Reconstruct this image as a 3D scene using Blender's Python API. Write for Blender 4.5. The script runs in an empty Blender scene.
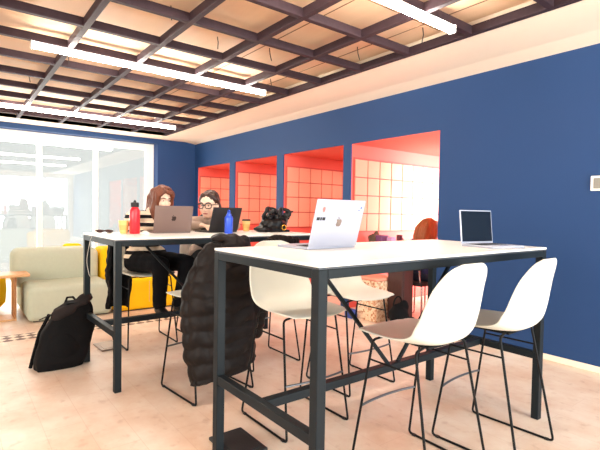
import bpy, bmesh, math, random
from mathutils import Vector as V, Matrix as M, noise
random.seed(7)
C = bpy.context.scene.collection
PI = math.pi
COUNT = {}

# ------------------------------------------------------------------ materials
def lin(r, g, b):
    f = lambda c: c / 12.92 if c <= .04045 else ((c + .055) / 1.055) ** 2.4
    return (f(r / 255), f(g / 255), f(b / 255), 1)

def mat(name, col, rough=.5, metal=0., spec=.5, var=0., scale=8., bump=0., bscale=60., stretch=None, coat=0.):
    m = bpy.data.materials.new(name); m.use_nodes = True
    nt = m.node_tree; n = nt.nodes; L = nt.links
    b = n['Principled BSDF']
    b.inputs['Roughness'].default_value = rough
    b.inputs['Metallic'].default_value = metal
    b.inputs['Specular IOR Level'].default_value = spec
    b.inputs['Coat Weight'].default_value = coat
    b.inputs['Base Color'].default_value = col
    tc = n.new('ShaderNodeTexCoord'); mp = n.new('ShaderNodeMapping')
    L.new(tc.outputs['Object'], mp.inputs['Vector'])
    if stretch: mp.inputs['Scale'].default_value = stretch
    nz = n.new('ShaderNodeTexNoise'); nz.inputs['Scale'].default_value = scale; nz.inputs['Detail'].default_value = 5
    L.new(mp.outputs['Vector'], nz.inputs['Vector'])
    rp = n.new('ShaderNodeMix'); rp.data_type = 'RGBA'
    v = max(var, .02)
    rp.inputs[6].default_value = [c * (1 - v) for c in col[:3]] + [1]
    rp.inputs[7].default_value = [min(1, c * (1 + v)) for c in col[:3]] + [1]
    L.new(nz.outputs['Fac'], rp.inputs[0]); L.new(rp.outputs[2], b.inputs['Base Color'])
    if bump:
        nb = n.new('ShaderNodeTexNoise'); nb.inputs['Scale'].default_value = bscale; nb.inputs['Detail'].default_value = 4
        L.new(mp.outputs['Vector'], nb.inputs['Vector'])
        bp = n.new('ShaderNodeBump'); bp.inputs['Strength'].default_value = bump; bp.inputs['Distance'].default_value = .01
        L.new(nb.outputs['Fac'], bp.inputs['Height']); L.new(bp.outputs['Normal'], b.inputs['Normal'])
    return m

def emit(name, col, s):
    m = bpy.data.materials.new(name); m.use_nodes = True
    b = m.node_tree.nodes['Principled BSDF']
    b.inputs['Base Color'].default_value = col
    b.inputs['Emission Color'].default_value = col; b.inputs['Emission Strength'].default_value = s
    return m

def glass(name, refl=.07, tint=(1, 1, 1, 1), rough=0.02):
    m = bpy.data.materials.new(name); m.use_nodes = True
    nt = m.node_tree; nt.nodes.clear()
    o = nt.nodes.new('ShaderNodeOutputMaterial'); t = nt.nodes.new('ShaderNodeBsdfTransparent'); g = nt.nodes.new('ShaderNodeBsdfGlossy')
    t.inputs[0].default_value = tint; g.inputs['Roughness'].default_value = rough
    x = nt.nodes.new('ShaderNodeMixShader'); x.inputs[0].default_value = refl
    nt.links.new(t.outputs[0], x.inputs[1]); nt.links.new(g.outputs[0], x.inputs[2]); nt.links.new(x.outputs[0], o.inputs[0])
    return m

def floor_mat():
    m = mat('travertine tile', lin(226, 200, 178), .42, spec=.35)
    nt = m.node_tree; n = nt.nodes; L = nt.links; b = n['Principled BSDF']
    tc = n.new('ShaderNodeTexCoord')
    br = n.new('ShaderNodeTexBrick'); br.inputs['Scale'].default_value = 1
    br.inputs['Brick Width'].default_value = .8; br.inputs['Row Height'].default_value = .2
    br.inputs['Mortar Size'].default_value = .0022; br.inputs['Mortar Smooth'].default_value = .4
    br.inputs['Color1'].default_value = lin(243, 231, 218); br.inputs['Color2'].default_value = lin(240, 226, 211)
    br.inputs['Mortar'].default_value = lin(232, 214, 198)
    L.new(tc.outputs['Object'], br.inputs['Vector'])
    n1 = n.new('ShaderNodeTexNoise'); n1.inputs['Scale'].default_value = 2.2; n1.inputs['Detail'].default_value = 7; n1.inputs['Roughness'].default_value = .62
    L.new(tc.outputs['Object'], n1.inputs['Vector'])
    r1 = n.new('ShaderNodeValToRGB'); r1.color_ramp.elements[0].position = .32; r1.color_ramp.elements[1].position = .68
    r1.color_ramp.elements[0].color = lin(226, 190, 164); r1.color_ramp.elements[1].color = lin(255, 250, 246)
    L.new(n1.outputs['Fac'], r1.inputs[0])
    mx = n.new('ShaderNodeMix'); mx.data_type = 'RGBA'; mx.blend_type = 'MULTIPLY'; mx.inputs[0].default_value = .8
    L.new(br.outputs['Color'], mx.inputs[6]); L.new(r1.outputs[0], mx.inputs[7])
    n2 = n.new('ShaderNodeTexNoise'); n2.inputs['Scale'].default_value = 14; n2.inputs['Detail'].default_value = 6
    L.new(tc.outputs['Object'], n2.inputs['Vector'])
    r2 = n.new('ShaderNodeValToRGB'); r2.color_ramp.elements[0].position = .28; r2.color_ramp.elements[1].position = .42
    r2.color_ramp.elements[0].color = lin(200, 165, 140); r2.color_ramp.elements[1].color = (1, 1, 1, 1)
    L.new(n2.outputs['Fac'], r2.inputs[0])
    m2 = n.new('ShaderNodeMix'); m2.data_type = 'RGBA'; m2.blend_type = 'MULTIPLY'; m2.inputs[0].default_value = .3
    L.new(mx.outputs[2], m2.inputs[6]); L.new(r2.outputs[0], m2.inputs[7])
    L.new(m2.outputs[2], b.inputs['Base Color'])
    return m

def mosaic_mat():
    m = mat('mosaic border', lin(225, 205, 185), .5)
    nt = m.node_tree; n = nt.nodes; L = nt.links; b = n['Principled BSDF']
    tc = n.new('ShaderNodeTexCoord'); ck = n.new('ShaderNodeTexChecker'); ck.inputs['Scale'].default_value = 14
    ck.inputs['Color1'].default_value = lin(236, 220, 200); ck.inputs['Color2'].default_value = lin(112, 84, 72)
    mp = n.new('ShaderNodeMapping'); mp.inputs['Rotation'].default_value = (0, 0, PI / 4)
    L.new(tc.outputs['Object'], mp.inputs['Vector']); L.new(mp.outputs['Vector'], ck.inputs['Vector']); L.new(ck.outputs['Color'], b.inputs['Base Color'])
    return m

def stripe_mat(c1, c2, period, duty=.5):
    m = mat('striped knit', c1, .9, spec=.2)
    nt = m.node_tree; n = nt.nodes; L = nt.links; b = n['Principled BSDF']
    tc = n.new('ShaderNodeTexCoord'); sp = n.new('ShaderNodeSeparateXYZ'); L.new(tc.outputs['Object'], sp.inputs[0])
    a = n.new('ShaderNodeMath'); a.operation = 'DIVIDE'; a.inputs[1].default_value = period; L.new(sp.outputs['Z'], a.inputs[0])
    f = n.new('ShaderNodeMath'); f.operation = 'FRACT'; L.new(a.outputs[0], f.inputs[0])
    g = n.new('ShaderNodeMath'); g.operation = 'GREATER_THAN'; g.inputs[1].default_value = duty; L.new(f.outputs[0], g.inputs[0])
    mx = n.new('ShaderNodeMix'); mx.data_type = 'RGBA'; mx.inputs[6].default_value = c1; mx.inputs[7].default_value = c2
    L.new(g.outputs[0], mx.inputs[0]); L.new(mx.outputs[2], b.inputs['Base Color'])
    return m

def cork_mat():
    m = mat('cork terrazzo', lin(226, 180, 140), .7)
    nt = m.node_tree; n = nt.nodes; L = nt.links; b = n['Principled BSDF']
    tc = n.new('ShaderNodeTexCoord'); vo = n.new('ShaderNodeTexVoronoi'); vo.inputs['Scale'].default_value = 42
    L.new(tc.outputs['Object'], vo.inputs['Vector'])
    r = n.new('ShaderNodeValToRGB'); e = r.color_ramp.elements
    e[0].color = lin(190, 120, 80); e[0].position = .15; e[1].color = lin(244, 212, 178); e[1].position = .6
    L.new(vo.outputs['Color'], r.inputs[0]); L.new(r.outputs[0], b.inputs['Base Color'])
    return m

MT = dict(
    floor=floor_mat(), mosaic=mosaic_mat(),
    blue=mat('navy wall paint', lin(30, 63, 110), .62, var=.04, scale=2, spec=.3),
    ceil=mat('ply ceiling', lin(222, 186, 152), .7, var=.06, scale=3, stretch=(1, 6, 1)),
    cream=mat('cream plaster', lin(250, 232, 210), .7),
    beam=mat('dark stained beam', lin(56, 40, 46), .65, spec=.25, var=.35, scale=20, bump=.15, bscale=90),
    joint=mat('panel joint', lin(120, 90, 70), .8),
    red=mat('coral red paint', lin(228, 102, 90), .6, spec=.3, var=.03),
    tile=mat('salmon felt tile', lin(236, 156, 130), .85, var=.04, scale=5),
    tilegap=mat('tile gap red', lin(196, 80, 72), .7),
    white=mat('white paint', lin(245, 243, 238), .5),
    lam=mat('white laminate', lin(250, 246, 240), .32, spec=.5),
    edge=mat('dark laminate edge', lin(62, 66, 72), .5),
    steel=mat('graphite powder coat', lin(22, 29, 34), .5, spec=.2, var=.08),
    wire=mat('black wire rod', lin(14, 14, 16), .5, spec=.2),
    grey=mat('grey steel footrest', lin(120, 124, 130), .3, metal=.8),
    chrome=mat('chrome', lin(205, 208, 212), .18, metal=1),
    shell=mat('ivory moulded shell', lin(221, 220, 208), .45, spec=.35),
    puffer=mat('black brown puffer nylon', lin(24, 18, 17), .55, spec=.2, var=.25, scale=12, bump=.35, bscale=28),
    jacket=mat('dark brown jacket', lin(22, 15, 13), .7, spec=.15, var=.25, scale=12, bump=.3, bscale=30),
    black=mat('black nylon', lin(14, 13, 15), .8, spec=.15, var=.2, bump=.2, bscale=70),
    darkgrey=mat('dark grey cloth', lin(44, 38, 38), .9, spec=.15, var=.2, bump=.3, bscale=50),
    leather=mat('black soft leather', lin(14, 12, 14), .35, spec=.35, bump=.3, bscale=35),
    gold=mat('gold buckle', lin(214, 168, 70), .25, metal=1),
    sofa=mat('sage grey felt', lin(190, 198, 180), .95, spec=.15, var=.05, scale=30, bump=.1, bscale=200),
    yellow=mat('mustard yellow felt', lin(250, 196, 24), .9, spec=.15, var=.05, scale=30, bump=.1, bscale=200),
    oak=mat('pale oak', lin(222, 176, 128), .5, var=.15, scale=4, stretch=(1, 14, 14)),
    walnut=mat('mid brown veneer', lin(168, 116, 74), .5, var=.15, scale=4, stretch=(14, 14, 1)),
    brown=mat('dark reddish wood', lin(66, 34, 30), .6, var=.25, scale=5, stretch=(9, 9, 1)),
    silver=mat('silver aluminium', lin(178, 182, 198), .4, metal=.2),
    spacegrey=mat('space grey aluminium', lin(132, 112, 106), .4, metal=.55),
    matte=mat('matte black lid', lin(24, 22, 24), .55),
    mirror=mat('brushed emblem', lin(150, 140, 136), .25, metal=.9),
    dkem=mat('dark emblem', lin(56, 44, 42), .3, metal=.6),
    key=mat('black keys', lin(28, 28, 30), .6),
    screen=mat('dark glossy screen', lin(12, 18, 24), .06, spec=.8),
    pink=mat('pink sticker', lin(246, 170, 176), .5), coralst=mat('coral sticker', lin(236, 110, 104), .5),
    ink=mat('black ink', lin(26, 24, 26), .6), bluest=mat('blue sticker', lin(86, 110, 200), .5),
    redb=mat('red bottle enamel', lin(226, 30, 48), .32, coat=.3), blueb=mat('blue bottle enamel', lin(30, 78, 206), .3, coat=.3),
    cup=mat('yellow paper cup', lin(244, 204, 130), .7), cupb=mat('ochre cup sleeve', lin(232, 186, 110), .7),
    purple=mat('plum box', lin(112, 66, 110), .6), lilac=mat('lilac cloth', lin(196, 160, 206), .7), wine=mat('wine mug', lin(110, 34, 52), .4),
    olive=mat('olive bag', lin(92, 74, 58), .8, var=.3, bump=.3),
    skin=mat('skin', lin(246, 206, 182), .5, spec=.3), lips=mat('lips', lin(190, 92, 88), .45), eye=mat('eye', lin(40, 30, 28), .2),
    eyew=mat('eye white', lin(240, 236, 230), .3),
    auburn=mat('auburn hair', lin(112, 58, 36), .45, var=.45, scale=30, stretch=(1, 1, .15), bump=.4, bscale=60),
    dkhair=mat('dark brown hair', lin(58, 34, 28), .4, var=.4, scale=30, stretch=(1, 1, .15), bump=.4, bscale=60),
    ginger=mat('ginger hair', lin(150, 84, 46), .55, spec=.25, var=.5, scale=26, stretch=(1, 1, .15), bump=.5, bscale=50),
    knit=stripe_mat(lin(232, 214, 190), lin(24, 22, 26), .066, .52),
    trouser=mat('black trousers', lin(12, 11, 15), .9, spec=.15, var=.2, bump=.2, bscale=30),
    beige=mat('taupe blouse', lin(168, 146, 132), .8, var=.2, bump=.3, bscale=40),
    charcoal=mat('charcoal vest', lin(36, 34, 38), .8), navy=mat('navy sweater', lin(40, 48, 92), .9, var=.2, bump=.3, bscale=60),
    shoe=mat('black shoe', lin(20, 20, 22), .4), denim=mat('dark denim', lin(40, 48, 70), .85),
    redtag=mat('red zip tag', lin(220, 40, 40), .5), cable=mat('white cable', lin(205, 198, 188), .5),
    bluebox=mat('blue bag', lin(52, 74, 150), .7),
    tube=emit('lit tube diffuser', (1, .93, .84, 1), 24.0),
    pane=glass('window glass', .07, (.97, 1, .99, 1)),
    lcd=mat('grey display', lin(132, 128, 120), .4), facade=mat('pale render facade', lin(236, 232, 226), .9, var=.04, scale=1),
    hatch=mat('brushed floor hatch', lin(150, 132, 120), .35, metal=.6), pad=mat('black rubber pad', lin(34, 36, 38), .55),
)

# ------------------------------------------------------------------ mesh builder
class MB:
    def __init__(s): s.bm = bmesh.new()
    def box(s, lo, hi, rot=None, piv=None):
        lo, hi = V(lo), V(hi); c = (lo + hi) / 2; d = hi - lo
        m = M.Translation(c) @ M.Diagonal((abs(d.x), abs(d.y), abs(d.z), 1))
        if rot is not None:
            p = V(piv if piv is not None else c)
            m = M.Translation(p) @ rot.to_4x4() @ M.Translation(-p) @ m
        bmesh.ops.create_cube(s.bm, size=1, matrix=m); return s
    def beam(s, a, b, w, h, up=V((0, 0, 1))):
        a, b = V(a), V(b); z = (b - a).normalized(); x = up.cross(z)
        if x.length < 1e-4: x = V((1, 0, 0))
        x.normalize(); y = z.cross(x)
        r = M((x, y, z)).transposed().to_4x4()
        bmesh.ops.create_cube(s.bm, size=1, matrix=M.Translation((a + b) / 2) @ r @ M.Diagonal((w, h, (b - a).length, 1))); return s
    def cone(s, a, b, r1, r2, seg=16, caps=True):
        a, b = V(a), V(b); d = b - a
        q = d.to_track_quat('Z', 'Y').to_matrix().to_4x4()
        bmesh.ops.create_cone(s.bm, cap_ends=caps, segments=seg, radius1=max(r1, 1e-5), radius2=max(r2, 1e-5), depth=d.length, matrix=M.Translation((a + b) / 2) @ q); return s
    def ell(s, c, r, rot=None, sub=3):
        m = M.Translation(V(c))
        if rot is not None: m = m @ rot.to_4x4()
        r = (r, r, r) if isinstance(r, (int, float)) else r
        bmesh.ops.create_icosphere(s.bm, subdivisions=sub, radius=1, matrix=m @ M.Diagonal((*r, 1))); return s
    def cap(s, a, b, r1, r2=None, seg=14):
        r2 = r1 if r2 is None else r2
        s.ell(a, r1, sub=2); s.ell(b, r2, sub=2)
        if (V(b) - V(a)).length > 1e-4: s.cone(a, b, r1, r2, seg)
        return s
    def chain(s, pts, rs):
        for i in range(len(pts) - 1): s.cap(pts[i], pts[i + 1], rs[i], rs[i + 1])
        return s
    def tube(s, pts, r, seg=8, closed=False, rad=None):
        pts = [V(p) for p in pts]; n = len(pts); rings = []; up = None
        for i, p in enumerate(pts):
            if closed: t = (pts[(i + 1) % n] - pts[i - 1])
            else: t = pts[min(i + 1, n - 1)] - pts[max(i - 1, 0)]
            t.normalize()
            if up is None:
                up = V((0, 0, 1)) if abs(t.z) < .9 else V((1, 0, 0))
            x = up - t * up.dot(t)
            if x.length < 1e-5: x = t.orthogonal()
            x.normalize(); up = x; y = t.cross(x); rr = rad[i] if rad else r
            rings.append([s.bm.verts.new(p + (x * math.cos(k * 2 * PI / seg) + y * math.sin(k * 2 * PI / seg)) * rr) for k in range(seg)])
        for i in range(n if closed else n - 1):
            a, b = rings[i], rings[(i + 1) % n]
            for k in range(seg): s.bm.faces.new((a[k], a[(k + 1) % seg], b[(k + 1) % seg], b[k]))
        if not closed:
            s.bm.faces.new(rings[0][::-1]); s.bm.faces.new(rings[-1])
        return s
    def lathe(s, prof, c=(0, 0, 0), seg=24):
        c = V(c); rings = []
        for r, z in prof:
            rings.append([s.bm.verts.new(c + V((r * math.cos(k * 2 * PI / seg), r * math.sin(k * 2 * PI / seg), z))) for k in range(seg)])
        for a, b in zip(rings, rings[1:]):
            for k in range(seg): s.bm.faces.new((a[k], a[(k + 1) % seg], b[(k + 1) % seg], b[k]))
        s.bm.faces.new(rings[0][::-1]); s.bm.faces.new(rings[-1]); return s
    def grid(s, fn, nu, nv, wrap=False):
        vs = [[s.bm.verts.new(fn(i / (nu if wrap else nu - 1), j / (nv - 1))) for i in range(nu)] for j in range(nv)]
        for j in range(nv - 1):
            for i in range(nu if wrap else nu - 1):
                k = (i + 1) % nu
                s.bm.faces.new((vs[j][i], vs[j][k], vs[j + 1][k], vs[j + 1][i]))
        return s
    def poly(s, pts, o, ex, ey, ez, th):
        o, ex, ey, ez = V(o), V(ex), V(ey), V(ez)
        a = [s.bm.verts.new(o + ex * x + ey * y) for x, y in pts]; b = [s.bm.verts.new(v.co + ez * th) for v in a]
        s.bm.faces.new(a[::-1]); s.bm.faces.new(b); n = len(a)
        for i in range(n): s.bm.faces.new((a[i], a[(i + 1) % n], b[(i + 1) % n], b[i]))
        return s
    def rotate(s, mtx):
        bmesh.ops.transform(s.bm, matrix=mtx, verts=s.bm.verts); return s
    def mesh(s, name):
        bmesh.ops.recalc_face_normals(s.bm, faces=s.bm.faces)
        me = bpy.data.meshes.new(name); s.bm.to_mesh(me); s.bm.free(); return me

def link(name, me, m, parent=None, bevel=0., smooth=40, sub=0, solid=0., seg=2, loc=None):
    o = bpy.data.objects.new(name, me); C.objects.link(o)
    if m is not None: me.materials.append(MT[m] if isinstance(m, str) else m)
    if parent is not None: o.parent = parent
    if loc is not None: o.location = loc
    if smooth:
        me.shade_smooth()
        if smooth < 180: me.set_sharp_from_angle(angle=math.radians(smooth))
    if solid:
        d = o.modifiers.new('solid', 'SOLIDIFY'); d.thickness = solid; d.offset = 0
    if bevel:
        d = o.modifiers.new('bevel', 'BEVEL'); d.width = bevel; d.segments = seg; d.limit_method = 'ANGLE'; d.angle_limit = math.radians(40)
    if sub:
        d = o.modifiers.new('sub', 'SUBSURF'); d.levels = sub; d.render_levels = sub
    return o
def part(name, mb, m, parent=None, **k): return link(name, mb.mesh(name), m, parent, **k)
def empty(name, loc=(0, 0, 0), rz=0):
    o = bpy.data.objects.new(name, None); C.objects.link(o); o.location = loc; o.rotation_euler = (0, 0, rz); o.empty_display_size = .1; return o
def tag(o, label, cat, group=None):
    o['label'] = label; o['category'] = cat
    if group: o['group'] = group
    return o
def struct(name, mb, m, parent=None, **k):
    o = part(name, mb, m, parent, **k); o['kind'] = 'structure'; return o
def kids(o): return [c for c in C.objects if c.parent == o]
def copy_tree(o, parent=None):
    c = o.copy(); C.objects.link(c); c.parent = parent
    for ch in kids(o): copy_tree(ch, c)
    return c
def remesh(mb, voxel, smooth_it=3, name='body', disp=None):
    me = mb.mesh('tmp'); o = bpy.data.objects.new('tmp', me); C.objects.link(o)
    d = o.modifiers.new('r', 'REMESH'); d.mode = 'VOXEL'; d.voxel_size = voxel
    if smooth_it:
        d = o.modifiers.new('s', 'SMOOTH'); d.factor = .5; d.iterations = smooth_it
    dg = bpy.context.evaluated_depsgraph_get(); dg.update()
    out = bpy.data.meshes.new_from_object(o.evaluated_get(dg)); out.name = name
    bpy.data.objects.remove(o); bpy.data.meshes.remove(me)
    if disp:
        ns = [v.normal.copy() for v in out.vertices]
        for v, nn in zip(out.vertices, ns): v.co += nn * disp(v.co)
    return out
def RZ(a): return M.Rotation(a, 4, 'Z')

# ------------------------------------------------------------------ the setting
WY, WX, TOP = 4.06, -8.9, 2.64
XR, YB = 2.6, -3.6
struct('floor', MB().box((-9.3, YB - .1, -.1), (XR + .1, 6.6, 0)), 'floor', smooth=0)
struct('ceiling', MB().box((-9.3, YB - .1, 2.76), (XR + .1, 4.2, 2.86)), 'ceil', smooth=0)
# ceiling panel joints
jm = MB()
for k in range(9):
    jm.box((-9, 3.0 - k * .72, 2.756), (XR, 3.006 - k * .72, 2.7605))
for k in range(7):
    jm.box((-1.1 - k * 1.2, YB, 2.756), (-1.094 - k * 1.2, 3.2, 2.7605))
struct('trim_1', jm, 'joint', smooth=0)
# right-hand blue wall: header, pillars between niches, solid part to the right
NX = [(-8.774, -7.405), (-7.208, -5.876), (-5.697, -4.346), (-4.206, -2.873)]
NT, ND = 2.122, 6.4
w = MB()
w.box((-9.3, WY, NT), (XR, WY + .02, 3.0))
edges = [-9.3] + [x for p in NX for x in p] + [XR]
for a, b in zip(edges[::2], edges[1::2]): w.box((a, WY, 0), (b, WY + .02, NT))
struct('wall_right', w, 'blue', smooth=0)
struct('baseboard_right', MB().box((NX[3][1], WY - .012, 0), (XR, WY, .05)), 'cream', bevel=.003)
# niche shells
n = MB()
n.box((-9.3, WY + .02, NT), (XR - 3.5, ND, NT + .1))
for a, b in zip(edges[::2], edges[1::2]):
    n.box((max(a, -9.0), WY + .02, 0), (min(b, -2.6), ND if b < 0 else 4.95, NT))
struct('wall_niche', n, 'red', smooth=0)
struct('wall_niche_end', MB().box((-9.0, ND, 0), (-4.206, ND + .08, NT)), 'red', smooth=0)
def tile_panel(x, sgn):
    bk = MB().box((x, 4.11, .985), (x + sgn * .012, 6.3, 1.955))
    b = struct('wall_tile_panel', bk, 'tilegap', smooth=0)
    t = MB()
    for r in range(4):
        for c in range(9):
            y0 = 4.125 + c * .2335; z0 = 1.0 + r * .2355
            t.box((x + sgn * .010, y0, z0), (x + sgn * .026, y0 + .222, z0 + .224))
    struct('wall_tile_face', t, 'tile', b, bevel=.006)
for a, b in NX:
    tile_panel(a, 1)
    if b < -3: tile_panel(b, -1)
# end window of the last niche, plus an invented side window for its glow
wf = MB(); a, b = NX[3]
for x in (a, (a + b) / 2 - .03, b - .06): wf.box((x, ND, .3), (x + .06, ND + .06, NT))
wf.box((a, ND, NT - .06), (b, ND + .06, NT)); wf.box((a, ND, 0), (b, ND + .08, .36))
for y in (4.95, 5.62, ND - .03): wf.box((b + .01, y, .3), (b + .07, y + .06, NT))  # side frame, out of view, added to carry the extra niche light
wf.box((b + .01, 4.95, 0), (b + .07, ND + .03, .36)); wf.box((b + .01, 4.95, NT - .06), (b + .07, ND + .03, NT))
wn = struct('window_2', wf, 'white', bevel=.004)
struct('window_2_pane', MB().box((a, ND + .03, .36), (b, ND + .036, NT - .05)), 'pane', wn, smooth=0)
struct('window_2_pane', MB().box((b + .035, 4.98, .36), (b + .04, ND, NT - .05)), 'pane', wn, smooth=0)  # pane of the added side window
# soffit along the blue wall and along the window wall
s = MB(); s.box((-9.3, 3.245, TOP), (XR, WY, TOP + .06)); s.box((-9.3, 3.245, TOP), (XR, 3.265, 2.9))
s.box((-9.3, YB, TOP), (-8.42, 3.25, TOP + .06)); s.box((-8.44, YB, TOP), (-8.42, 3.25, 2.9))
struct('trim_2', s, 'cream', smooth=0)
cv = MB()
cv.poly([(0, 0), (-.23, .028), (-.23, .035), (0, .035)], (-9.0, WY, TOP - .028), (0, 1, 0), (0, 0, 1), (1, 0, 0), XR + 9.0)
struct('trim_3', cv, 'cream', smooth=0)
# left wall: blue pier, band over the window, window
lw = MB(); lw.box((-9.3, 3.26, 0), (WX, WY, TOP + .02)); lw.box((-9.3, YB, 2.555), (WX, 3.26, TOP + .02))
struct('wall_left', lw, 'blue', smooth=0)
fr = MB()
for y0, y1 in ((3.10, 3.26), (2.13, 2.20), (1.19, 1.27), (.25, .33), (-.69, -.61), (-1.63, -1.55), (-2.57, -2.49), (-3.6, -3.5)):
    fr.box((-9.22, y0, .1), (-9.12, y1, 2.43))
fr.box((-9.22, YB, 2.43), (-9.12, 3.26, 2.555)); fr.box((-9.22, YB, 0), (-9.12, 3.26, .1))
wn = struct('window_1', fr, 'white', bevel=.004)
ys = [3.10, 2.20, 1.27, .33, -.61, -1.55, -2.49, -3.5]
for i in range(7):
    struct('window_1_pane', MB().box((-9.18, ys[i + 1] - .02, .1), (-9.172, ys[i] + .02, 2.44)), 'pane', wn, smooth=0)
# walls behind the camera, with the street window on the daylight side
bw = MB(); bw.box((-9.3, YB - .1, 0), (-3.0, YB, 2.9)); bw.box((1.6, YB - .1, 0), (XR + .1, YB, 2.9)); bw.box((-3.0, YB - .1, 2.5), (1.6, YB, 2.9)); bw.box((-3.0, YB - .1, 0), (1.6, YB, .5))
struct('wall_back', bw, 'cream', smooth=0)
f4 = MB()  # invented window behind the camera, added for soft fill
for x in (-3.0, -1.5, .05, 1.54): f4.box((x, YB - .08, .56), (x + .06, YB - .02, 2.44))
f4.box((-3.0, YB - .08, 2.44), (1.6, YB - .02, 2.5)); f4.box((-3.0, YB - .08, .5), (1.6, YB - .02, .56))
wn = struct('added_fill_window', f4, 'white', bevel=.004)
struct('added_fill_window_pane', MB().box((-2.97, YB - .055, .56), (1.57, YB - .05, 2.44)), 'pane', wn, smooth=0)
fw = MB(); fw.box((XR, YB, 0), (XR + .1, 1.3, 2.9)); fw.box((XR, 1.3, 2.5), (XR + .1, 4.2, 2.9)); fw.box((XR, 3.9, 0), (XR + .1, 4.2, 2.5))
struct('wall_front', fw, 'cream', smooth=0)
f3 = MB()
for y in (1.3, 2.15, 3.0, 3.84): f3.box((XR + .02, y, .08), (XR + .08, y + .06, 2.44))
f3.box((XR + .02, 1.3, 2.44), (XR + .08, 3.9, 2.5)); f3.box((XR + .02, 1.3, 0), (XR + .08, 3.9, .08))
wn = struct('window_3', f3, 'white', bevel=.004)
struct('window_3_pane', MB().box((XR + .045, 1.3, .08), (XR + .05, 3.9, 2.45)), 'pane', wn, smooth=0)
# floor border strip
struct('trim_4', MB().box((-5.10, YB, 0), (-4.88, 4.0, .002)), 'mosaic', smooth=0)
# ceiling lattice
bz0, bz1, bw_ = TOP, TOP + .068, .048
t = 5
for k in range(12):
    y = 3.22 - .597 * k
    struct('trim_%d' % t, MB().box((-8.42, y - bw_ / 2, bz0), (XR, y + bw_ / 2, bz1)), 'beam', bevel=.003); t += 1
for k in range(19):
    x = 2.2 - .603 * k
    if x < -8.4: break
    struct('trim_%d' % t, MB().box((x - bw_ / 2, YB, bz0 + .001), (x + bw_ / 2, 3.22, bz1 - .001)), 'beam', bevel=.003); t += 1
# loose wire ends hanging from the ceiling boards
for i, (x, y, l) in enumerate([(-4.9, .9, .12), (-3.55, 2.35, .12), (-3.62, 1.85, .1), (-3.0, 2.95, .12), (-2.35, 3.05, .12), (-4.35, 2.9, .1), (-3.3, 1.3, .1), (-6.0, .7, .1)]):
    pts = [(x, y, 2.76), (x + .004, y + .006, 2.76 - l * .5), (x + (.02 if i % 2 else -.015), y + .012, 2.76 - l)]
    o = part('ceiling_wire', MB().tube(pts, .004, 6), 'ink'); tag(o, 'short black wire end hanging from the tan ceiling boards', 'wire', 'loose wire ends in the ceiling')

# tube lights under the lattice
def tube_light(x, y0, y1, label):
    r = empty('tube_light', (x, (y0 + y1) / 2, TOP)); L = (y1 - y0) / 2
    part('housing', MB().box((-.018, -L, -.022), (.018, L, 0)), 'white', r, bevel=.004)
    d = MB()
    d.tube([(0, -L + .01, -.032), (0, L - .01, -.032)], .028, 20)
    part('diffuser', d, 'tube', r, smooth=60)
    for sg in (-1, 1): part('end_cap', MB().box((-.031, sg * (L - .012), -.062), (.031, sg * L, 0)), 'white', r, bevel=.006)
    tag(r, label, 'ceiling light', 'linear tube lights under the ceiling lattice')
tube_light(-2.0, .5, 2.95, 'lit white tube light at the top right, nearest the silver open laptop')
tube_light(-4.43, .53, 2.88, 'long lit white tube light in the middle of the ceiling lattice')
tube_light(-7.3, .5, 2.97, 'lit white tube light farthest back, close to the bright window')

# thermostat on the blue wall
r = empty('thermostat', (-1.34, WY, 1.505))
part('frame', MB().box((-.1, -.02, -.06), (.1, 0, .06)), 'white', r, bevel=.006)
part('display', MB().box((-.078, -.023, -.042), (.078, -.015, .042)), 'lcd', r, bevel=.002)
tag(r, 'white framed wall panel with grey display on the blue wall', 'thermostat')

# ------------------------------------------------------------------ tables
TH, TH2 = 1.05, 1.042
def table(loc, rz, W, L, label, TH=TH):
    r = empty('bar_table', loc, rz); i = .022
    part('table_top', MB().box((0, 0, TH - .012), (W, L, TH)), 'lam', r, bevel=.002)
    part('top_edge', MB().box((.002, .002, TH - .020), (W - .002, L - .002, TH - .012)), 'edge', r, bevel=.001)
    fr = MB(); a = .044
    for y in (0, L - a): fr.box((a, y, TH - .056), (W - a, y + a, TH - .020))
    for x in (0, W - a): fr.box((x, a, TH - .056), (x + a, L - a, TH - .020))
    part('apron', fr, 'steel', r, bevel=.003)
    for x in (0, W - a):
        for y in (0, L - a): part('leg', MB().box((x, y, 0), (x + a, y + a, TH - .020)), 'steel', r, bevel=.003)
    zs = .41
    for y in (0, L - a): part('end_stretcher', MB().box((a, y + .002, zs - .044), (W - a, y + a - .002, zs)), 'steel', r, bevel=.003)
    part('long_stretcher', MB().box((W / 2 - .022, a, zs - .042), (W / 2 + .022, L - a, zs - .002)), 'steel', r, bevel=.003)
    for s_ in (-1, 1):
        part('brace', MB().beam((W / 2, L / 2 + s_ * .035, zs - .01), (W / 2, L / 2 + s_ * .60, TH - .03), .018, .018), 'steel', r, bevel=.002)
    tag(r, label, 'table', 'white topped bar tables')
    return r
table((-2.058, 1.048, 0), 0, .82, 1.80, 'white topped graphite steel bar table nearest the camera, carrying the silver laptop')
table((-3.9235, .835, 0), .028, .8177, 1.80, 'white topped graphite steel bar table behind, where two women work at laptops', TH2)

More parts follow.
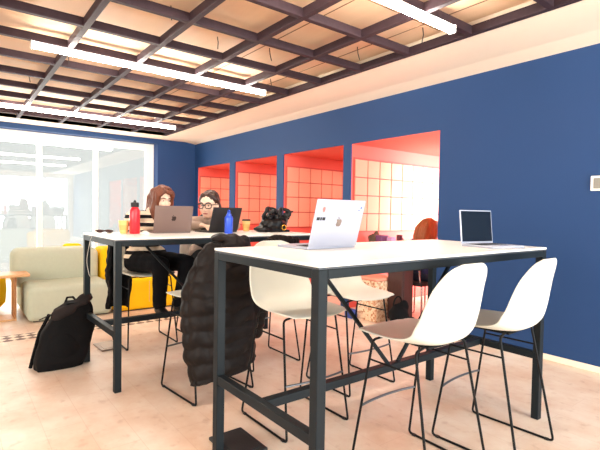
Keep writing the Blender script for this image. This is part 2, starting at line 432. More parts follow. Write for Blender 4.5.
# ------------------------------------------------------------------ stools (local: front is +X)
def shell_mesh():
    # centre line: x, z, half width, edge lift (seat: up, back: forward)
    K = [(.268, .668, .170, -.004), (.235, .680, .200, .0), (.14, .676, .222, .010), (.02, .668, .230, .022), (-.09, .664, .232, .045), (-.165, .678, .232, .075),
         (-.208, .722, .232, .085), (-.226, .79, .228, .075), (-.236, .86, .220, .062), (-.246, .93, .203, .048), (-.256, .985, .178, .03), (-.265, 1.028, .136, .016), (-.271, 1.050, .070, .006)]
    K = [(a, b - .024, c, d) for a, b, c, d in K]
    n = len(K)
    def samp(t):
        t *= n - 1; i = min(int(t), n - 2); f = t - i
        P = [K[max(i - 1, 0)], K[i], K[i + 1], K[min(i + 2, n - 1)]]
        return [.5 * ((2 * P[1][k]) + (-P[0][k] + P[2][k]) * f + (2 * P[0][k] - 5 * P[1][k] + 4 * P[2][k] - P[3][k]) * f * f + (-P[0][k] + 3 * P[1][k] - 3 * P[2][k] + P[3][k]) * f ** 3) for k in range(4)]
    def fn(u, v):
        x, z, w, e = samp(v); x2, z2, *_ = samp(min(1, v + .01)); x1, z1, *_ = samp(max(0, v - .01))
        t = V((x2 - x1, 0, z2 - z1)).normalized(); nn = V((t.z, 0, -t.x))   # towards the sitter: up on the seat / forward on the back
        nn = -nn if nn.z < -1e-3 and v < .4 else nn
        a = 2 * u - 1; c = math.copysign(abs(a) ** .92, a)
        up = V((0, 0, 1)) if v < .3 else V((1, 0, 0)) if v > .6 else V((0, 0, 1)).lerp(V((1, 0, 0)), (v - .3) / .3).normalized()
        q = abs(a) ** 2.6
        return V((x, w * c, z)) + up * e * q - t * (-.03 * q if v < .04 else 0)
    return MB().grid(fn, 17, 33).mesh('shell')
def stool():
    r = empty('bar_stool')
    link('seat_shell', shell_mesh(), 'shell', r, smooth=180, solid=.011, sub=1)
    R = .0065
    for sg in (-1, 1):
        y0, y1 = sg * .225, sg * .19
        def arc(c, d1, d2, rad=.022):
            c, d1, d2 = V(c), V(d1).normalized(), V(d2).normalized()
            p0, p1 = c + d1 * rad, c + d2 * rad
            return [p0.lerp(c, t).lerp(c.lerp(p1, t), t) for t in (0, .25, .5, .75, 1)]
        ft, ff, rf, rt = V((.14, y1, .624)), V((.235, y0, R)), V((-.235, y0, R)), V((-.115, y1, .624))
        leg = [V((.13, sg * .10, .631))] + arc(ft, V((.13, sg * .10, .631)) - ft, ff - ft) + [ff.lerp(ft, .04)]
        part('leg', MB().tube(leg, R), 'wire', r, smooth=60)
        leg = [V((-.10, sg * .10, .631))] + arc(rt, V((-.10, sg * .10, .631)) - rt, rf - rt) + [rf.lerp(rt, .04)]
        part('leg', MB().tube(leg, R), 'wire', r, smooth=60)
        run = [ff.lerp(ft, .04)] + arc(ff, ft - ff, rf - ff) + arc(rf, ff - rf, rt - rf) + [rf.lerp(rt, .04)]
        rn = part('runner', MB().tube(run, R), 'wire', r, smooth=60)
        for x in (-.2, .2): part('glide', MB().box((x - .012, y0 - .009, 0), (x + .012, y0 + .009, .012)), 'ink', rn, bevel=.003)
        a, b = ft.lerp(ff, .16), rt.lerp(rf, .16)
        part('side_brace', MB().tube([a, b], .005), 'wire', r)
    a = V((.14, .19, .624)).lerp(V((.235, .225, R)), .55); fr = [V((a.x + .035 * (1 - (2 * t - 1) ** 2) * .6, a.y * (1 - 2 * t), a.z)) for t in [k / 10 for k in range(11)]]
    part('footrest', MB().tube(fr, .0065), 'grey', r, smooth=60)
    part('seat_bracket', MB().box((-.12, -.10, .621), (.15, .10, .631)), 'wire', r, bevel=.003)
    return r
proto = stool()
ST = [((-1.36, 1.812), PI + .0, 'white shell bar stool seen from behind, nearer of two at the right table side'),
      ((-1.285, 2.365), PI + .06, 'white shell bar stool nearest the blue wall, back standing before the far table leg'),
      ((-2.372, 2.325), 0, 'white shell bar stool beyond the near table, its rounded seat front under the brace'),
      ((-2.138, 1.632), 0, 'white shell bar stool beside the puffer coat, its back rising behind the near table end'),
      ((-2.856, 1.410), PI + .10, 'bar stool hidden under the long black puffer coat'),
      ((-3.145, 2.05), PI, 'bar stool with a dark brown jacket draped over its back'),
      ((-4.213, 1.432), 0, 'bar stool under the woman in the striped sweater'),
      ((-4.21, 2.06), 0, 'bar stool under the woman with glasses')]
for i, ((x, y), rz, lb) in enumerate(ST):
    o = proto if i == 0 else copy_tree(proto)
    o.location = (x, y, 0); o.rotation_euler = (0, 0, rz); tag(o, lb, 'bar stool', 'white shell bar stools')
    if i == 3: o.scale = (1, 1, 1.025)

# ------------------------------------------------------------------ coats over chair backs
def coat(name, cx, cy, face, zt, zb, hw_top, hw, depth, mkey, label, hood=True, sleeves=True, back=.262, quilt=.018, seed=1, skew=0., sides=(-1, 1), rz=0., bulge=0.):
    """face: +1 when the chair faces +X, -1 when it faces -X; the coat hangs on the far side of the back"""
    r = empty(name, (cx, cy, 0), rz); out = -face
    nz = 64
    def fn(u, v):
        z = zt + (zb - zt) * v
        k = min(1, (v / .28)) ** .55
        w_ = hw_top + (hw - hw_top) * k * (1 + bulge * math.sin(PI * min(1, v / .95)) ** 2)
        d = depth * (.35 + .65 * k) * (1 if v < .75 else 1 - .25 * (v - .75) / .25)
        a = (u * 2 - 1) * PI * .60
        y = w_ * math.copysign(abs(math.sin(min(max(a, -PI / 2), PI / 2))) ** .8, a); x = d * (max(math.cos(a), -.5))
        if abs(a) > PI / 2: y *= 1 - .25 * (abs(a) - PI / 2)
        zz = z + .035 * abs(((u * 6) % 1) - .5) + .01 * noise.noise(V((u * 4, v, seed)))
        q = quilt * (abs(math.sin(PI * zz / .10)) ** .6 * (.55 + .45 * abs(math.sin(PI * u * 6)) ** .5))
        wr = .028 * noise.noise(V((u * 5 + seed, v * 3, seed))) + .012 * noise.noise(V((u * 14, v * 13, seed)))
        dr = V((math.cos(a), math.sin(a), 0))
        p = V((x, y, 0)) + dr * (q + wr)
        drop = skew * (u - .5) * v
        return V((out * (back + .035 - d + p.x), p.y, z + drop))
    m = MB().grid(fn, 49, nz)
    part('coat_body', m, mkey, r, smooth=180, solid=.02)
    h = MB()
    if hood:
        zt += .022
        h.ell((out * (back - .03), 0, zt + .0), (.07, hw_top + .02, .035)); h.ell((out * (back + .02), .03, zt - .05), (.06, hw_top + .0, .065))
        h.ell((out * (back - .06), -.04, zt + .008), (.05, .08, .03)); h.ell((out * (back + .0), .08, zt - .005), (.055, .06, .035))
    else:
        h.ell((out * (back - .02), 0, zt - .005), (.05, hw_top + .03, .035))
    hm = remesh(h, .008, 2, 'collar', lambda c: .014 * noise.noise(c * 22))
    link('hood' if hood else 'collar', hm, mkey, r, smooth=180)
    if sleeves:
        for sg in sides:
            pts = [V((out * (back - .03), sg * (hw_top + .06), zt - .12)), V((out * (back - .02), sg * (hw + .035), zt - .32)), V((out * (back - .06), sg * (hw + .055), zt - .52)), V((out * (back - .10), sg * (hw + .045), zt - .70))]
            sm = MB(); nn = 40; P = []; Rr = []
            for i in range(nn + 1):
                f = i / nn * 3; j = min(int(f), 2); P.append(pts[j].lerp(pts[j + 1], f - j)); Rr.append((.07 - .018 * i / nn) + .010 * abs(math.sin(PI * i / 5)))
            sm.tube(P, .05, 18, rad=Rr)
            part('sleeve', sm, mkey, r, smooth=180)
    tag(r, label, 'coat'); return r
coat('puffer_coat', -2.856, 1.415, -1, 1.03, .17, .11, .225, .15, 'puffer', 'long black quilted puffer coat hanging over a stool back between the tables', seed=3, skew=.12, sides=(1,), rz=.10, bulge=.42)
coat('jacket', -3.145, 2.05, -1, 1.025, .55, .11, .20, .08, 'jacket', 'dark brown jacket draped over a stool back behind the white stool', hood=False, sleeves=False, seed=8)
coat('black_coat', -4.213, 1.25, 1, .93, .30, .06, .09, .12, 'black', 'black coat hanging over the stool of the striped sweater woman', hood=False, sleeves=False, seed=5, quilt=.004)

# ------------------------------------------------------------------ laptops
APPLE = [(0, .32), (.12, .38), (.28, .40), (.42, .34), (.48, .25), (.38, .16), (.33, .02), (.36, -.12), (.46, -.22), (.50, -.25), (.42, -.42), (.30, -.56), (.18, -.60), (.08, -.55), (0, -.53),
         (-.08, -.55), (-.18, -.60), (-.30, -.55), (-.42, -.38), (-.50, -.15), (-.52, .08), (-.47, .26), (-.34, .37), (-.2, .40), (-.08, .35)]
LEAF = [(0, .42), (.03, .55), (.12, .66), (.22, .70), (.2, .58), (.12, .47), (.02, .42)]
def laptop(hl, hr, z, depth, lidh, tilt, m, label, emblem=None, name='laptop', screen_m='screen', stickers=False):
    """hl, hr: ends of the hinge (x, y); the base lies to the left of hl->hr seen from above when tilt>0; lid leans back by tilt"""
    a, b = V((*hl, 0)), V((*hr, 0)); ex = (b - a).normalized(); w = (b - a).length; ez = V((0, 0, 1))
    ey = ez.cross(ex)     # base direction
    r = empty(name, (0, 0, 0)); o = V((a.x, a.y, z)); r.location = o
    R = M((ex, ey, ez)).transposed().to_4x4(); r.rotation_euler = R.to_euler()
    part('base', MB().box((0, 0, .0005), (w, depth, .014)), m, r, bevel=.005, seg=3)
    kb = MB()
    for j in range(5):
        for i in range(13): kb.box((.03 + i * (w - .06) / 13, .03 + j * .019, .0135), (.03 + (i + .86) * (w - .06) / 13, .045 + j * .019, .0155))
    part('keyboard', kb, 'key', r)
    part('trackpad', MB().box((w * .3, depth - .1, .0135), (w * .7, depth - .012, .0146)), m, r)
    up = V((0, -math.sin(tilt), math.cos(tilt))); nrm = V((0, math.cos(tilt), math.sin(tilt)))   # nrm: screen side
    def onlid(mb):
        T = M((V((1, 0, 0)), nrm, up)).transposed().to_4x4(); T.translation = V((0, .002, .014)); return mb.rotate(T)
    lid = part('lid', onlid(MB().box((0, -.008, 0), (w, 0, lidh))), m, r, bevel=.0035, seg=3)
    part('screen', onlid(MB().box((.007, -.001, .012), (w - .007, .001, lidh - .007))), screen_m, lid, bevel=.0005)
    if emblem:
        e = MB(); s = .040
        e.poly([(-x, y) for x, y in APPLE], (w / 2, -.0078, lidh * .53), (s, 0, 0), (0, 0, s), (0, -1, 0), .0012)
        e.poly([(-x, y) for x, y in LEAF], (w / 2, -.0078, lidh * .53), (s, 0, 0), (0, 0, s), (0, -1, 0), .0012)
        part('emblem', onlid(e), emblem, lid, smooth=0)
    if stickers:
        q = MB(); q.ell((.050, -.008, lidh - .032), (.018, .0012, .018)); q.ell((.046, -.008, lidh - .062), (.016, .0012, .024))
        k = part('sticker', onlid(q), 'pink', lid); k['label'] = 'pink sticker in the lid corner'
        q = MB(); q.ell((.053, -.0085, lidh - .052), (.010, .0012, .016)); part('sticker_motif', onlid(q), 'coralst', lid)
        q = MB()
        for dx, wd in ((.016, .020), (.040, .011), (.055, .020)): q.box((dx, -.0092, lidh - .108), (dx + wd, -.007, lidh - .092))
        k = part('sticker', onlid(q), 'ink', lid); k['label'] = 'black lettered sticker strip'
        q = MB(); q.box((w - .03, -.0092, lidh - .045), (w - .022, -.007, lidh - .033)); q.box((w - .045, -.0092, lidh - .055), (w - .036, -.007, lidh - .05))
        k = part('sticker', onlid(q), 'bluest', lid); k['label'] = 'tiny blue sticker'
    tag(r, label, 'laptop'); return r
# hinge order chosen so that the base lies on the side of its user
laptop((-1.745, 1.40), (-1.772, 1.757), TH, .24, .250, math.radians(15), 'silver', 'silver laptop with stickers standing open on the near table, back of lid shown', 'mirror', stickers=True)
laptop((-1.50, 2.70), (-1.545, 2.425), TH, .22, .205, math.radians(6), 'silver', 'thin silver laptop open near the blue wall, its dark screen showing')
laptop((-3.665, 1.308), (-3.655, 1.632), TH2, .235, .222, math.radians(14), 'spacegrey', 'grey brown laptop in front of the woman in the striped sweater', 'dkem')
laptop((-3.60, 1.775), (-3.645, 2.085), TH2, .22, .222, math.radians(18), 'matte', 'black laptop in front of the woman with glasses')

# ------------------------------------------------------------------ things on the tables
def bottle(x, y, z, R, H, m, label, capm, loop=False):
    r = empty('water_bottle', (x, y, z))
    prof = [(R * .9, 0), (R, .006), (R, H * .70), (R * .97, H * .75), (R * .72, H * .82), (R * .60, H * .845), (R * .60, H * .86)]
    part('bottle_body', MB().lathe(prof), m, r, smooth=50)
    c = MB().lathe([(R * .66, H * .85), (R * .78, H * .86), (R * .78, H * .985), (R * .66, H)]) if not loop else MB().lathe([(R * .62, H * .85), (R * .62, H * .90), (R * .35, H * .93), (R * .3, H)])
    cp = part('cap', c, capm, r, smooth=50)
    zc = H * .97
    part('carry_loop', MB().tube([V((R * .55 * math.cos(t), 0, zc + R * .55 * math.sin(t))) for t in [k * PI / 10 for k in range(11)]], R * .14), capm, cp, smooth=60)
    tag(r, label, 'bottle'); return r
bottle(-3.66, 1.158, TH2, .040, .250, 'redb', 'tall red drink bottle with black cap beside the grey brown laptop', 'ink')
bottle(-3.44, 1.885, TH2, .036, .185, 'blueb', 'small blue drink bottle with a loop, in front of the black laptop', 'blueb', True)
def cup(x, y, label, H=.10, lid=False):
    r = empty('paper_cup', (x, y, TH2))
    part('cup_body', MB().lathe([(.028, 0), (.039, H), (.0405, H + .003), (.036, H), (.027, .006)]), 'cup', r, smooth=50)
    part('sleeve', MB().lathe([(.0312, H * .28), (.0368, H * .68), (.0372, H * .68), (.0316, H * .28)]), 'cupb', r, smooth=50)
    if lid: part('lid', MB().lathe([(.042, H), (.042, H + .008), (.036, H + .016), (.034, H + .016)]), 'ink', r, smooth=50)
    tag(r, label, 'cup', 'paper coffee cups')
cup(-3.72, 1.09, 'yellow paper coffee cup left of the red bottle')
cup(-3.80, 2.275, 'yellow paper coffee cup with dark lid right of the black laptop', .10, True)
# mouse
mo = MB().ell((0, 0, .012), (.055, .032, .022)); link('computer_mouse', remesh(mo, .005, 3), 'white', smooth=180, loc=(-3.55, 1.205, TH2 - .006))
tag(bpy.data.objects['computer_mouse'], 'small white computer mouse between red bottle and grey brown laptop', 'mouse')
# sunglasses and cable at the table corner
r = empty('sunglasses', (-3.80, .965, TH2), -.5)
for sg in (-1, 1):
    part('lens', MB().ell((0, sg * .034, .014), (.012, .026, .012)), 'brown', r)
    part('temple', MB().tube([(0, sg * .062, .018), (-.02, sg * .03, .020), (-.03, -sg * .06, .014)], .004), 'brown', r)
part('frame', MB().tube([(.006, -.066, .020), (.010, -.03, .026), (.010, 0, .020), (.010, .03, .026), (.006, .066, .020)], .005), 'brown', r)
tag(r, 'dark brown folded glasses lying at the far table corner', 'glasses')
pts = [V((-3.76, 1.03, TH2 + .006)), V((-3.68, .95, TH2 + .004)), V((-3.64, .88, TH2 + .004)), V((-3.63, .842, TH2 + .003)), V((-3.628, .825, TH2 - .03)), V((-3.66, .824, .98)), V((-3.64, .80, .85)), V((-3.58, .80, .76)), V((-3.60, .815, .73))]
def smooth_pts(p, n=8):
    out = []
    for i in range(len(p) - 1):
        a, b, c, d = p[max(i - 1, 0)], p[i], p[i + 1], p[min(i + 2, len(p) - 1)]
        for k in range(n):
            t = k / n; out.append(.5 * ((2 * b) + (c - a) * t + (2 * a - 5 * b + 4 * c - d) * t * t + (3 * b - a - 3 * c + d) * t ** 3))
    return out + [p[-1]]
o = part('charging_cable', MB().tube(smooth_pts(pts), .0022, 6), 'cable', smooth=60); tag(o, 'white cable hanging over the end of the table behind', 'cable')
# slouchy black bag with knotted handles
r = empty('handbag', (-3.60, 2.46, TH2))
BS = 1.0
b = MB(); b.ell((0, 0, .07), (.10, .15, .075)); b.ell((.02, -.14, .03), (.07, .09, .032)); b.ell((0, .06, .10), (.07, .10, .07)); b.ell((-.02, -.02, .12), (.05, .10, .05)); b.box((-.08, -.14, .0), (.08, .14, .02))
link('bag_body', remesh(b, .008, 3, 'bag', lambda c: .012 * noise.noise(c * 18) if c.z > .01 else 0), 'leather', r, smooth=180)
for cy, cz, rr, tl in ((-.055, .165, .062, .5), (.10, .155, .066, -.4)):
    pts = [V((.02 + .02 * math.sin(3 * t), cy + rr * 1.05 * math.cos(t), cz + rr * math.sin(t))) for t in [k * 2 * PI / 22 for k in range(22)]]
    part('handle', MB().tube(pts, .013, 10, True, [.013 + .009 * abs(math.sin(2.5 * k)) for k in range(22)]), 'leather', r, smooth=180)
kn = MB()
for k in range(9): kn.ell((.03 + random.uniform(-.03, .03), .02 + random.uniform(-.10, .15), .165 + random.uniform(-.03, .035)), (.03, .035, .022), M.Rotation(random.uniform(0, 3), 3, 'X'))
for sg in (1, -1): kn.chain([(.03, .12 if sg > 0 else -.03, .17), (.03, .12 + .09 if sg > 0 else -.11, .20), ], [.022, .010])
link('knot', remesh(kn, .006, 2, 'knot', lambda c: .008 * noise.noise(c * 30)), 'leather', r, smooth=180)
part('buckle', MB().tube([V((.105, .05 + .024 * math.cos(t), .045 + .024 * math.sin(t))) for t in [k * 2 * PI / 12 for k in range(12)]], .006, 6, True), 'gold', r)
tag(r, 'slouchy black leather bag with knotted handles and gold buckle on the table behind', 'handbag')

r.scale = (BS, BS, BS)

# ------------------------------------------------------------------ on the floor
r = empty('backpack', (-3.90, .66, 0))
def bp(u, v):
    a = u * 2 * PI; z = .50 * v
    ww = (.185 if v < .55 else .185 - .10 * ((v - .55) / .45) ** 1.6) * (.90 + .1 * min(1, v * 8)); dd = (.11 - .045 * v ** 1.5) * (.8 + .2 * min(1, v * 8))
    c, s_ = math.cos(a), math.sin(a)
    x = dd * math.copysign(abs(c) ** .6, c); y = ww * math.copysign(abs(s_) ** .6, s_)
    p = V((x, y + .13 * v ** 1.2, z + .018 * math.sin(a) ** 2 * (1 - v) * 0))
    return p * 1 + V((c, s_, 0)) * .012 * noise.noise(V((c * 2, s_ * 2, v * 5)))
m = MB().grid(bp, 36, 26, True)
m.bm.verts.ensure_lookup_table(); nv = len(m.bm.verts)
m.bm.faces.new([m.bm.verts[i] for i in range(36)][::-1]); m.bm.faces.new([m.bm.verts[i] for i in range(nv - 36, nv)])
part('bag_body', m, 'black', r, smooth=50)
pk = MB().ell((.075, .02, .17), (.045, .12, .12)); link('front_pocket', remesh(pk, .012, 2), 'black', r, smooth=180)
zp = MB().tube([V((.085 - .04 * (t / 14), -.15 + .02 * t, .40 + .012 * math.sin(t / 14 * PI) * 3)) for t in range(15)], .004); part('zip', zp, 'darkgrey', r)
fl = MB(); fl.ell((.0, .10, .475), (.085, .15, .035), M.Rotation(.30, 3, 'X')); fl.ell((.05, .02, .43), (.05, .10, .05), M.Rotation(.4, 3, 'X')); fl.ell((-.01, .17, .515), (.05, .07, .035), M.Rotation(.5, 3, 'X'))
link('top_flap', remesh(fl, .01, 3, 'flap', lambda c: .010 * noise.noise(c * 14)), 'darkgrey', r, smooth=180)
part('zip_tag', MB().box((.06, .165, .12), (.075, .178, .20)), 'redtag', r, bevel=.003)
part('strap', MB().tube([(-.07, -.06, .40), (-.12, -.12, .25), (-.10, -.17, .06), (-.05, -.19, .012)], .014), 'black', r, smooth=60)
part('grab_handle', MB().tube([(-.02, .04, .48), (-.03, .06, .53), (-.03, .10, .53), (-.02, .13, .49)], .009), 'black', r, smooth=60)
tag(r, 'black backpack slumped on the floor against the left table leg', 'backpack')
r = empty('floor_box', (-2.045, 1.19, 0))
part('box_body', MB().box((-.14, -.10, 0), (.14, .10, .018)), 'pad', r, bevel=.006); part('cover_flap', MB().box((-.11, -.075, .017), (.11, .075, .021)), 'pad', r, bevel=.002)
tag(r, 'flat black floor box beneath the near table, by its left leg', 'floor box')
r = empty('floor_box', (-4.22, 1.10, 0), .05)
part('box_body', MB().box((-.13, -.085, 0), (.13, .085, .014)), 'hatch', r, bevel=.005); part('cover_flap', MB().box((-.10, -.06, .013), (.10, .06, .017)), 'hatch', r, bevel=.002)
tag(r, 'flat metal floor box beneath the table behind, near the black backpack', 'floor box')

# ------------------------------------------------------------------ lounge
def soft(mb_lo, mb_hi, rad): return MB().box(mb_lo, mb_hi)
r = empty('sofa', (-6.0, 1.15, 0))
part('seat_cushion', MB().box((-.55, -.52, .012), (.51, .34, .385)), 'sofa', r, bevel=.06, seg=5, smooth=180)
part('backrest', MB().box((-.52, -.60, .30), (-.06, .33, .745)), 'sofa', r, bevel=.09, seg=5, smooth=180)
part('plinth', MB().box((-.48, -.46, 0), (.44, .30, .06)), 'ink', r)
tag(r, 'sage grey upholstered sofa section by the bright window', 'sofa')
r = empty('sofa', (-6.0, 2.12, 0))
part('seat_cushion', MB().box((-.5, -.62, .012), (.50, .20, .40)), 'yellow', r, bevel=.06, seg=4, smooth=180)
part('backrest', MB().box((-.52, -.62, .30), (-.06, .12, .735)), 'yellow', r, bevel=.08, seg=4, smooth=180)
part('seam', MB().box((.494, -.2, .10), (.503, -.194, .36)), 'oak', r)
part('plinth', MB().box((-.48, -.58, 0), (.44, .16, .06)), 'ink', r)
tag(r, 'mustard yellow sofa section behind the striped sweater woman', 'sofa')
r = empty('armchair', (-7.3, 1.39, 0))
part('seat', MB().box((-.35, -.2, .05), (.15, .2, .4)), 'yellow', r, bevel=.06, seg=4, smooth=180); part('backrest', MB().box((-.02, -.13, .3), (.14, .13, .72)), 'yellow', r, bevel=.06, seg=4, smooth=180)
part('foot', MB().box((-.3, -.16, 0), (.1, .16, .06)), 'ink', r)
tag(r, 'yellow armchair whose top shows above the sage grey sofa', 'armchair')
r = empty('pouf', (-6.45, .26, 0))
part('cushion', MB().lathe([(.20, .04), (.25, .10), (.26, .25), (.25, .40), (.20, .46)]), 'yellow', r, smooth=60); part('base', MB().lathe([(.18, 0), (.18, .05)]), 'ink', r)
tag(r, 'mustard yellow pouf beneath the pale oak side table', 'pouf')
r = empty('side_table', (-5.98, .55, 0))
part('table_top', MB().box((-.06, -.30, .475), (.27, .13, .505)), 'oak', r, bevel=.008)
part('side_panel', MB().box((-.05, -.02, .02), (.24, .005, .475)), 'walnut', r, bevel=.006)
part('foot', MB().box((-.05, -.28, 0), (.24, .005, .02)), 'oak', r, bevel=.004)
tag(r, 'pale oak side table at the arm end of the grey sofa', 'side table')

# ------------------------------------------------------------------ inside and before the last niche
r = empty('bench', (-3.60, 3.98, 0))
part('cork_block', MB().box((-.17, -.20, 0), (.14, .12, .46)), cork_mat(), r, bevel=.008); part('seat_pad', MB().box((-.165, -.195, .46), (.135, .115, .50)), 'tile', r, bevel=.015, seg=3)
tag(r, 'speckled cork bench block seen below the near table top', 'bench')
r = empty('side_panel_cabinet', (-3.32, 4.02, 0)); r.name = 'cabinet'
part('body', MB().box((-.13, -.06, .03), (.10, .10, .62)), 'brown', r, bevel=.006); part('door', MB().box((-.12, -.075, .05), (.09, -.058, .60)), 'brown', r, bevel=.004); part('top', MB().box((-.135, -.075, .62), (.105, .105, .64)), 'brown', r, bevel=.004)
tag(r, 'dark reddish wooden cabinet beside the speckled cork bench', 'cabinet')
bb = MB(); bb.ell((0, 0, .13), (.10, .12, .14)); bb.ell((.02, .05, .20), (.05, .06, .10)); bb.box((-.08, -.09, 0), (.08, .09, .05)); bb.ell((.06, .10, .06), (.09, .09, .06))
bag = empty('tote_bag', (-3.17, 3.83, 0)); link('bag_body', remesh(bb, .01, 3, 'bag', lambda c: .012 * noise.noise(c * 15) if c.z > .01 else 0), 'black', bag, smooth=180)
part('handle', MB().tube([V((.02 + 0, -.05 + .07 * math.cos(t), .25 + .10 * math.sin(t))) for t in [k * PI / 10 for k in range(11)]], .009), 'black', bag)
tag(bag, 'black tote bag on the floor before the dark wooden cabinet', 'bag')
bb = MB().box((-.06, -.05, 0), (.06, .05, .10)); o = part('lunch_bag', bb, 'bluebox', bevel=.012, loc=(-3.80, 3.72, 0)); tag(o, 'small blue bag on the floor left of the cork bench', 'bag')
r = empty('table', (-3.87, 4.56, 0))
part('table_top', MB().box((-.28, -.29, .80), (.28, .35, .83)), 'lam', r, bevel=.004)
for x in (-.25, .25):
    for y in (-.26, .32): part('leg', MB().cone((x, y, 0), (x, y, .80), .012, .012), 'chrome', r)
tag(r, 'table with thin steel legs in the bright niche beside the ginger haired woman', 'table')
TZ = .83
bb = MB(); bb.ell((0, 0, .07), (.07, .10, .075)); bb.ell((0, .03, .12), (.03, .04, .06)); bb.box((-.05, -.07, 0), (.05, .07, .04))
o = link('pouch', remesh(bb, .008, 3, 'pouch', lambda c: .01 * noise.noise(c * 25) if c.z > .01 else 0), 'olive', smooth=180, loc=(-4.05, 4.37, TZ)); tag(o, 'slumped olive brown pouch on the niche table, behind the silver laptop', 'pouch')
o = part('box', MB().box((-.05, -.075, 0), (.05, .075, .125)), 'purple', bevel=.008, loc=(-3.95, 4.40, TZ)); tag(o, 'plum coloured box on the niche table', 'box')
o = part('napkin_pack', MB().box((-.04, -.05, 0), (.04, .05, .105)), 'lilac', bevel=.015, seg=3, loc=(-3.84, 4.45, TZ)); tag(o, 'lilac pack on the niche table right of the plum box', 'pack')
r = empty('mug', (-3.68, 4.42, TZ)); part('mug_body', MB().lathe([(.034, 0), (.038, .01), (.038, .14), (.034, .14), (.033, .012)]), 'wine', r, smooth=50)
part('handle', MB().tube([V((.038 + .026 * math.sin(t), 0, .07 + .03 * math.cos(t))) for t in [k * PI / 8 for k in range(9)]], .006), 'wine', r); tag(r, 'wine red mug at the right end of the niche table', 'mug')
# black chair
r = empty('chair', (-3.33, 4.36, 0), PI * .5)
part('seat', MB().box((-.22, -.21, .42), (.22, .21, .46)), 'ink', r, bevel=.015, seg=3)
part('backrest', MB().box((-.235, -.19, .60), (-.205, .19, .74)), 'ink', r, bevel=.012, seg=3)
for sg in (-1, 1):
    part('leg', MB().tube([(.18, sg * .19, .42), (.19, sg * .20, .05), (.18, sg * .20, .012), (-.18, sg * .20, .012), (-.2, sg * .20, .05), (-.19, sg * .19, .42)], .010), 'chrome', r, smooth=60)
    part('back_post', MB().tube([(-.19, sg * .17, .43), (-.225, sg * .17, .70)], .010), 'chrome', r)
tag(r, 'black chair with chrome sled legs under the ginger haired woman', 'chair')

# ------------------------------------------------------------------ people
def frame(fwd, up=V((0, 0, 1))):
    f = V(fwd).normalized(); x = f.cross(up).normalized(); u = x.cross(f).normalized()   # x: the person's right
    return M((x, f, u)).transposed()
def head(bm, c, F):
    """c centre of the head (eye height), F columns right, forward, up"""
    c = V(c); P = lambda x, y, z: c + F @ V((x, y, z))
    bm.ell(P(0, -.012, .030), (.075, .095, .088), F); bm.ell(P(0, .018, -.035), (.062, .072, .078), F); bm.ell(P(0, .052, -.088), (.030, .030, .026), F)
    bm.cap(P(0, .083, -.002), P(0, .102, -.036), .009, .013); bm.ell(P(.010, .092, -.040), .008, sub=2); bm.ell(P(-.010, .092, -.040), .008, sub=2)
    for s in (-1, 1):
        bm.ell(P(s * .036, .058, -.032), (.026, .026, .028), F); bm.cap(P(s * .012, .084, .022), P(s * .045, .068, .024), .010, .010)
        bm.ell(P(s * .076, -.008, -.010), (.010, .020, .032), F); bm.cap(P(s * .058, .0, -.05), P(s * .025, .05, -.092), .018, .016)
    bm.ell(P(0, .078, -.066), (.024, .014, .012), F)
def face_parts(r, c, F, browm, glasses=False):
    c = V(c); P = lambda x, y, z: c + F @ V((x, y, z))
    for s in (-1, 1):
        e = part('eye', MB().ell(P(s * .032, .073, .003), (.012, .009, .0038), F), 'eyew', r); part('iris', MB().ell(P(s * .031, .081, .002), (.0065, .004, .0055), F, 2), 'eye', e)
        part('eyebrow', MB().chain([P(s * .014, .092, .026), P(s * .034, .086, .031), P(s * .052, .070, .024)], [.0035, .0045, .0025]), browm, r)
    part('mouth', MB().chain([P(-.022, .083, -.068), P(0, .0925, -.066), P(.022, .083, -.068)], [.003, .0065, .003]), 'lips', r)
    if glasses:
        g = None
        m = MB()
        for s in (-1, 1):
            m.tube([P(s * .036 + .027 * math.copysign(abs(math.cos(t)) ** .6, math.cos(t)), .100 - .012 * abs(math.cos(t)) * (1 if math.cos(t) * s > 0 else 0), .002 + .021 * math.copysign(abs(math.sin(t)) ** .6, math.sin(t))) for t in [k * 2 * PI / 20 for k in range(20)]], .0042, 6, True)
            m.tube([P(s * .063, .092, .010), P(s * .078, .05, .010), P(s * .082, -.01, .004)], .0035, 6)
        m.tube([P(-.010, .101, .006), P(0, .104, .008), P(.010, .101, .006)], .004, 6)
        part('glasses', m, 'ink', r, smooth=60)
def hand(bm, wr, d, nrm, thumb):
    """wrist, finger direction, palm normal (facing down/inward), thumb side direction"""
    wr, d, nrm = V(wr), V(d).normalized(), V(nrm).normalized(); t = V(thumb); t = (t - d * t.dot(d)).normalized()
    bm.cap(wr, wr + d * .03, .022, .022)
    for k, (o, L) in enumerate(((.028, .068), (.010, .076), (-.009, .071), (-.026, .056))):
        b0 = wr + d * .02 + t * o * .7; b1 = wr + d * .088 + t * o; m1 = b1 + d * L * .5 + nrm * L * .14; e = m1 + d * L * .38 + nrm * L * .38
        bm.chain([b0, b1, m1, e], [.014, .0105, .009, .0075])
    a = wr + d * .03 + t * .022; b = a + d * .034 + t * .032; c = b + d * .035 + t * .008 + nrm * .012
    bm.chain([a, b, c], [.014, .011, .0085])
def limb(bm, pts, rs): bm.chain([V(p) for p in pts], rs)
def rel(pts, o): return [V(p) - o for p in pts]

